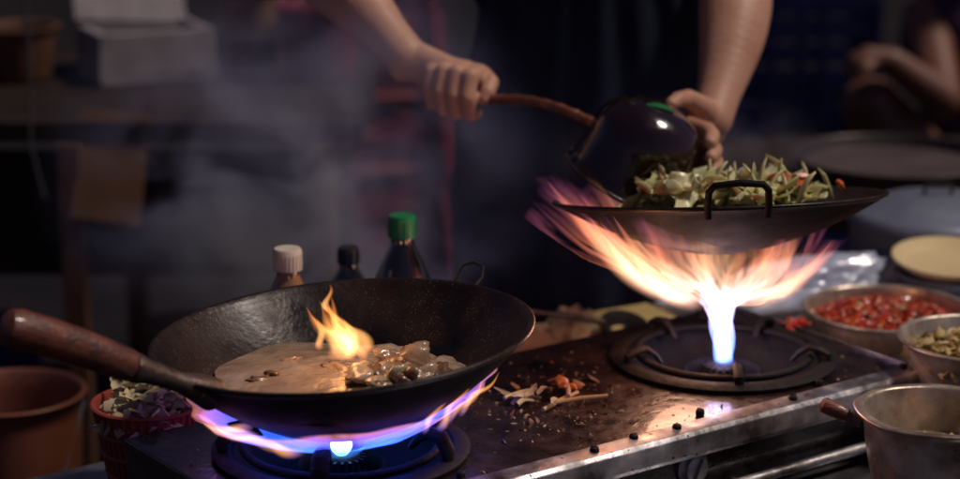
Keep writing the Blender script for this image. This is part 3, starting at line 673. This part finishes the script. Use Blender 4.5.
b=MB(); b.tube([(r0*1.15*math.cos(a),r0*1.15*math.sin(a),.050) for a in [2*math.pi*i/64 for i in range(64)]],.0028,8,closed=True); o=b.build('rim',wok_rust,pt,auto=False); o.rotation_mode='QUATERNION'; o.rotation_quaternion=rotq
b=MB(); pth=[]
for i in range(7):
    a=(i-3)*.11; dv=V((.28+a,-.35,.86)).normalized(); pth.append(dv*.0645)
b.tube(pth,[.001,.004,.0055,.006,.0055,.004,.001],8,flat=.7); b.build('green_highlight_strip',greencap,pt)  # green strip modelled in place of a reflected highlight on the glossy pot
b=MB(); h0=PF(-.045,0,0)-pc; h3=V((-.056,.008,.028))
pth=[]
for i in range(25):
    t=i/24; pth.append(h0.lerp(h3,t)+V((0,0,.012*math.sin(math.pi*max(0,(t-.35))/.65))))
b.tube(pth,[.0062+.0009*(i%2) for i in range(25)],14); b.build('handle',copper,pt)
b=MB(); b.ball(tuple(h3),.010); b.build('handle_bracket',rustst,pt)
b=MB()
for i in range(10): 
    t=random.random(); c=pc+nv*(.035+.025*t)+V((random.gauss(0,.018),random.gauss(0,.018),random.gauss(0,.006))); curl(b,tuple(c-pc),random.uniform(.02,.04),.018,i+700,.3,.0016)
o=b.build('poured_vegetables',cabb,None,loc=tuple(pc)); tag(o,'cabbage pieces sliding out of the tilted pot','food',kind='stuff')

# ------------------------------------------------------------------ seated background person
X0=1.02
sp=thing('person','seated person with bare arms and one knee raised','person',(X0,4.4,-.8)); of=V((-X0,-4.4,.8))
b=MB()
hip=V((X0+.06,4.45,-.33)); 
b.ball(hip,(.17,.13,.14),3); b.ball(hip+V((.02,.02,.22)),(.15,.11,.2),3); b.ball(hip+V((.0,.0,.42)),(.18,.11,.13),3); b.limb([hip+V((0,0,.5)),hip+V((-.02,-.02,.6))],[.06,.055]); b.ball(hip+V((-.04,-.05,.70)),(.075,.09,.11),3)
b.limb([hip+V((-.03,-.06,0)),V((.79,4.25,-.02)),V((.93,4.22,-.36)),V((.93,4.20,-.42))],[.095,.062,.045,.04]); b.limb([V((.93,4.20,-.42)),V((.84,4.16,-.44))],[.036,.028])
b.limb([hip+V((.05,-.08,-.02)),V((1.05,4.08,-.33)),V((1.06,4.12,-.74)),V((1.0,4.03,-.765))],[.095,.065,.045,.03])
b.limb([hip+V((-.15,-.02,.46)),V((.93,4.22,.0)),V((.82,4.20,.08)),V((.77,4.2,.09))],[.05,.042,.028,.022])
b.limb([hip+V((.17,0,.46)),V((1.28,4.3,-.02)),V((1.12,4.12,-.12)),V((1.08,4.08,-.14))],[.05,.042,.03,.025])
for k in range(4): b.limb([V((.77,4.185+.016*k,.09)),V((.745,4.18+.017*k,.085)),V((.735,4.18+.017*k,.065)),V((.742,4.18+.017*k,.045))],[.010,.009,.008,.007],8)
b.limb([V((.79,4.19,.085)),V((.765,4.165,.07)),V((.75,4.16,.055))],[.012,.010,.008],8)
o=b.build('body',skind,sp,loc=tuple(of)); fuse(o,.006,4)
b=MB(); b.ball(hip+V((.02,.02,.2)),(.17,.13,.22),3); b.ball(hip+V((0,0,.42)),(.2,.13,.14),3); o=b.build('vest',purple,sp,loc=tuple(of)); fuse(o,.01,4)
b=MB(); b.ball(hip,(.19,.15,.15),3); b.limb([hip+V((-.04,-.06,0)),V((.96,4.38,-.22))],[.11,.09]); b.limb([hip+V((.05,-.08,-.02)),V((1.06,4.2,-.33))],[.11,.09]); o=b.build('shorts',trous,sp,loc=tuple(of)); fuse(o,.01,4)
b=MB(); b.ball(hip+V((-.03,-.02,.74)),(.085,.1,.1),3); b.build('hair',hairm,sp,loc=tuple(of))
t=thing('wooden_bench','dark wooden bench under the seated person','bench',(1.05,4.42,-.8))
b=MB(); b.box((0,0,.31),(.7,.42,.03)); b.build('seat',woodd,t,smooth=False,bevel=.003)
for x in(-.3,.3):
    for y in(-.17,.17): b=MB(); b.box((x,y,.1475),(.04,.04,.295)); b.build('leg',woodd,t,smooth=False)

# ------------------------------------------------------------------ flames
def ip(tab,v):
    for i in range(len(tab)-1):
        a,b_=tab[i],tab[i+1]
        if v<=b_[0]: 
            t=(v-a[0])/(b_[0]-a[0]); return [a[k]+(b_[k]-a[k])*t for k in range(1,len(a))]
    return tab[-1][1:]
firestops=[(0,(.08,.18,1.)),(.18,(.25,.32,1.)),(.34,(.68,.48,.90)),(.48,(1.,.52,.42)),(.68,(1.,.40,.18)),(.86,(1.,.24,.14)),(1,(.50,.12,.45))]
fr=thing('flame','roaring orange and violet gas flame beneath tilted wok','flame',(.299,2.504,0))
def funnel(sc,ph,dz=0):
    tab=[(0,.009,.0),(.15,.011,.03),(.3,.013,.055),(.40,.018,.073),(.50,.038,.087),(.60,.068,.096),(.72,.108,.109),(.86,.158,.138),(1,.216,.192)]
    def f(u,v):
        th=2*math.pi*u+math.pi/2; r,z=ip(tab,v)
        c=math.cos(th-math.pi*1.12); lf=.60+.48*max(0,c)**1.2+.10*math.sin(4*th+ph)+.06*math.sin(9*th+ph*2)
        k=max(0,(v-.4)/.6); r=r*(1-k+k*lf)*sc; z=z+k*(-.020+.046*max(0,c))+dz*min(1,k*2)+.010*k*math.sin(5*th+ph*3)*k
        r+=.006*k*noise.noise(V((math.cos(th)*3,math.sin(th)*3,v*7+ph)))
        bend=-.010*v+.004*math.sin(v*11+ph)*(1-k)
        return V((r*math.cos(th)+bend,r*math.sin(th),z-.004))
    return f
sheet('flame_sheet',funnel(1,0),160,60,flame_mat('flame_outer',firestops,1.7,A=2.6,B=1.7,t0=.17,t1=.32,gain=3.4,tip=.5,seed=3.,detail=4,dist=1.2),fr)
sheet('flame_sheet',funnel(.95,2,.006),160,60,flame_mat('flame_mid',firestops,1.5,A=4.2,B=1.9,t0=.20,t1=.31,gain=3.4,tip=.5,seed=11.,detail=4,dist=1.3),fr)
sheet('flame_sheet',funnel(.74,4,.006),120,60,flame_mat('flame_inner',[(0,(.12,.25,1.)),(.3,(.45,.45,1.)),(.5,(1.,.70,.60)),(.8,(1,.50,.24)),(1,(1,.3,.15))],1.35,A=2.6,B=2.2,t0=.16,t1=.28,gain=3.,tip=.7,seed=21.,dist=1.0),fr)
def ribbon(p0,p1,p2,p3,wd,tw,up=False):
    p0,p1,p2,p3=map(V,(p0,p1,p2,p3))
    def f(u,v):
        t=v; p=p0*(1-t)**3+p1*3*t*(1-t)**2+p2*3*t*t*(1-t)+p3*t**3
        T=(3*(p1-p0)*(1-t)**2+6*(p2-p1)*t*(1-t)+3*(p3-p2)*t*t).normalized()
        s=T.cross(V((0.3*math.sin(tw),-1,.2*math.cos(tw)))).normalized(); w=wd*(math.sin(math.pi*min(1,t*1.0+.12))**.7)*(1-.6*t)
        nrm=T.cross(s)
        return p+s*(u-.5)*w+nrm*(.25*w*math.cos((u-.5)*3.1)+.003*math.sin(t*9+tw))+s*.0035*math.sin(t*8+tw*2)
    return f
rnd=random.Random(5)
def tongues(mat,rbs,par):
    for r_ in rbs: sheet('flame_tongue',r_,10,26,mat,par)
mt1=flame_mat('flame_tongue',[(0,(1,.60,.48)),(.4,(1,.46,.24)),(.75,(1,.28,.14)),(1,(.6,.12,.45))],1.4,A=1.2,B=1.3,t0=.14,t1=.18,gain=2.4,shell=False,fadein=.4,tip=.6,edge=1.9)
rb=[]
for i in range(16):
    th=math.pi+rnd.uniform(-.1,.8)
    if i>12: th=rnd.uniform(-1.0,-.2)
    cth,sth=math.cos(th),math.sin(th); R1=rnd.uniform(.15,.232)*(1 if cth<0 else .62); zz=.112+.68*max(0,R1-.09)+rnd.uniform(0,.02)
    rb.append(ribbon((.03*cth,.03*sth,.078),(.5*R1*cth,.5*R1*sth,.088),(.8*R1*cth,.8*R1*sth,zz-.038),((R1+.010)*cth,(R1+.010)*sth,zz+rnd.uniform(.010,.042)),rnd.uniform(.024,.046),rnd.uniform(0,6)))
tongues(mt1,rb,fr)
def core(u,v):
    th=2*math.pi*u; r=.0060*(1+.6*v)*(1+.2*math.sin(v*9)); return V((r*math.cos(th)-.004*v+.002*math.sin(v*7),r*math.sin(th),-.003+.095*v))
sheet('flame_core',core,24,30,flame_mat('flame_core',[(0,(.15,.3,1.)),(.5,(.5,.52,1)),(1,(1,.72,.75))],1.2,A=1.5,B=2,t0=.1,t1=.1,gain=3,tip=.5),fr)

fl=thing('flame','blue gas flame spreading under the wok','flame',(-.150,2.178,0))
def bluef(sc,ph,dz=0):
    tab=[(0,.020,.0),(.2,.030,.012),(.4,.060,.022),(.6,.095,.034),(.8,.130,.052),(1,.166,.074)]
    def f(u,v):
        th=2*math.pi*u+math.pi/2; r,z=ip(tab,v); k=v
        r=r*sc*(1+.03*math.sin(5*th+ph)*k+.02*math.sin(13*th+ph)*k); z+=dz*k+.016*k*k*math.cos(th+.2)
        return V((r*math.cos(th),r*math.sin(th),z-.002))
    return f
bst=[(0,(.05,.25,1.)),(.5,(.03,.12,1.)),(.75,(.06,.09,1.)),(.9,(.35,.14,.9)),(1,(1,.3,.25))]
sheet('flame_sheet',bluef(.99,0),140,40,flame_mat('blue_flame_outer',bst,2.4,A=2.2,B=1.5,t0=.16,t1=.12,gain=3,tip=.28,seed=2.,dist=1.,fadein=.7),fl)
sheet('flame_sheet',bluef(.92,1,-.003),140,40,flame_mat('blue_flame_inner',bst,1.2,A=4,B=2.,t0=.24,t1=.1,gain=4,tip=.3,seed=8.,dist=1.,fadein=.8),fl)
def jet(u,v):
    th=2*math.pi*u; r=.012*math.sin(math.pi*(.15+.8*v)); return V((r*math.cos(th),r*math.sin(th),-.004+.026*v))
sheet('flame_core',jet,24,16,flame_mat('blue_flame_core',[(0,(.1,.4,1.)),(1,(.25,.6,1.))],3.5,A=1,B=1,t0=.0,t1=.1,gain=3,tip=.4),fl)
rb=[];rnd=random.Random(9)
mt2=flame_mat('blue_flame_tips',[(0,(.5,.25,.9)),(.25,(1,.42,.16)),(1,(1,.32,.05))],2.1,A=1.,B=1.2,t0=.08,t1=.15,gain=2.2,shell=False,fadein=.4,tip=.7,seed=4,edge=2.1)
for i in range(9):
    if i<5:
        th=math.radians((203,211,221,232,244)[i]); c,s=math.cos(th),math.sin(th); R1=.125
        rb.append(ribbon((R1*c+.026,R1*s,.040),((R1+.01)*c+.004,(R1+.005)*s,.044),((R1+.015)*c-.012,(R1+.008)*s,.048),((R1+.02)*c-.024,(R1+.008)*s,.058+rnd.uniform(0,.012)),rnd.uniform(.016,.026),rnd.uniform(0,6)))
    else:
        th=math.radians((312,322,333,345)[i-5]); c,s=math.cos(th),math.sin(th); R1=.13
        rb.append(ribbon((R1*c,R1*s,.055),((R1+.02)*c,(R1+.01)*s,.07),((R1+.03)*c,(R1+.02)*s,.082),((R1+.052)*c,(R1+.035)*s,.115+rnd.uniform(0,.02)),rnd.uniform(.010,.016),rnd.uniform(0,6)))
tongues(mt2,rb,fl)

ff=thing('flame','small orange flare rising from food in the wok','flame',(-.153,2.19,.108))
rb=[];rnd=random.Random(3)
for i in range(13):
    x=rnd.gauss(0,.008); y=rnd.gauss(0,.006); H=rnd.uniform(.034,.072); lean=-.006-.014*rnd.random()
    rb.append(ribbon((x+.010,y,-.008),(x+.018,y,.016),(x+lean*.2,y,H*.6),(x+lean*1.3,y,H),rnd.uniform(.016,.028),rnd.uniform(0,6)))
rb.append(ribbon((-.008,0,.042),(-.013,0,.054),(-.005,0,.066),(-.010,0,.082),.013,1.))
rb.append(ribbon((-.014,0,.004),(-.022,0,.016),(-.018,0,.034),(-.026,0,.050),.016,2.))
tongues(flame_mat('orange_flare',[(0,(1,.34,.12)),(.35,(1,.48,.15)),(.7,(1,.32,.06)),(1,(.9,.12,.02))],1.3,A=1.4,B=1.6,t0=.12,t1=.16,gain=2.4,shell=False,fadein=.2,tip=.5,edge=2.0,dist=1.),rb,ff)

# ------------------------------------------------------------------ smoke
def smoke(name,loc,rad,mat,label):
    b=MB(); b.ball((0,0,0),1.,3); o=b.build(name,mat,None,loc=loc); o.scale=rad; tag(o,label,'smoke',kind='stuff'); return o
smoke('smoke',(-.24,2.76,.17),(.37,.16,.34),smoke_mat('smoke_plume',75,2.3,.445,step=2.,stretch=(.9,.7,1.0),col=(.50,.55,1.),dist=1.0,rot=.7),'bluish smoke drifting above the large wok')
smoke('steam',(.28,2.75,.21),(.22,.06,.09),smoke_mat('steam_wisp',45,2.4,.45,col=(.8,.75,.9),step=2.),'thin steam rising from the tilted wok')

# ------------------------------------------------------------------ lights, world, camera
def pl(name,loc,e,col,r):
    l=bpy.data.lights.new(name,'POINT'); l.energy=e; l.color=col; l.shadow_soft_size=r; o=bpy.data.objects.new(name,l); COL.objects.link(o); o.location=loc
pl('flame_light',(.25,2.45,.090),.65,(1,.50,.30),.05)
pl('flame_light',(.16,2.30,.15),.35,(1,.42,.22),.04)
pl('flame_light',(.299,2.50,.035),.25,(.7,.6,1),.015)
pl('flame_light',(-.150,2.178,.02),.03,(.15,.3,1),.02)
pl('flame_light',(-.16,2.16,.165),.30,(1,.50,.20),.03)
el,az=math.radians(58),math.radians(95)
sl=bpy.data.lights.new('sun','SUN'); sl.energy=2.0; sl.angle=math.radians(10); sl.color=(1,.87,.77)
so=bpy.data.objects.new('sun',sl); COL.objects.link(so)
sdir=V((math.sin(az)*math.cos(el),math.cos(az)*math.cos(el),math.sin(el)))
so.rotation_euler=sdir.to_track_quat('Z','Y').to_euler(); so.location=(2,3,4)
wd=bpy.data.worlds.new("World"); scene.world=wd; wd.use_nodes=True; nt=wd.node_tree
sk=nt.nodes.new('ShaderNodeTexSky'); sk.sky_type='NISHITA'; sk.sun_disc=False; sk.sun_elevation=el; sk.sun_rotation=az
mx=nt.nodes.new('ShaderNodeMix'); mx.data_type='RGBA'; mx.blend_type='MULTIPLY'; mx.inputs['Factor'].default_value=1; mx.inputs['B'].default_value=(1.1,.8,1.15,1)
bg=nt.nodes['Background']; nt.links.new(sk.outputs[0],mx.inputs['A']); nt.links.new(mx.outputs['Result'],bg.inputs[0]); bg.inputs[1].default_value=.016
cam=bpy.data.cameras.new('camera'); co=bpy.data.objects.new('camera',cam); COL.objects.link(co); scene.camera=co
co.location=(0,0,.8); co.rotation_euler=(math.radians(90-14.5),0,0); cam.lens=80; cam.sensor_width=36; cam.clip_end=300; cam.clip_start=.05
cam.dof.use_dof=True; cam.dof.focus_distance=2.33; cam.dof.aperture_fstop=2.5
scene.view_settings.view_transform='Standard'; scene.view_settings.look='None'; scene.view_settings.exposure=0
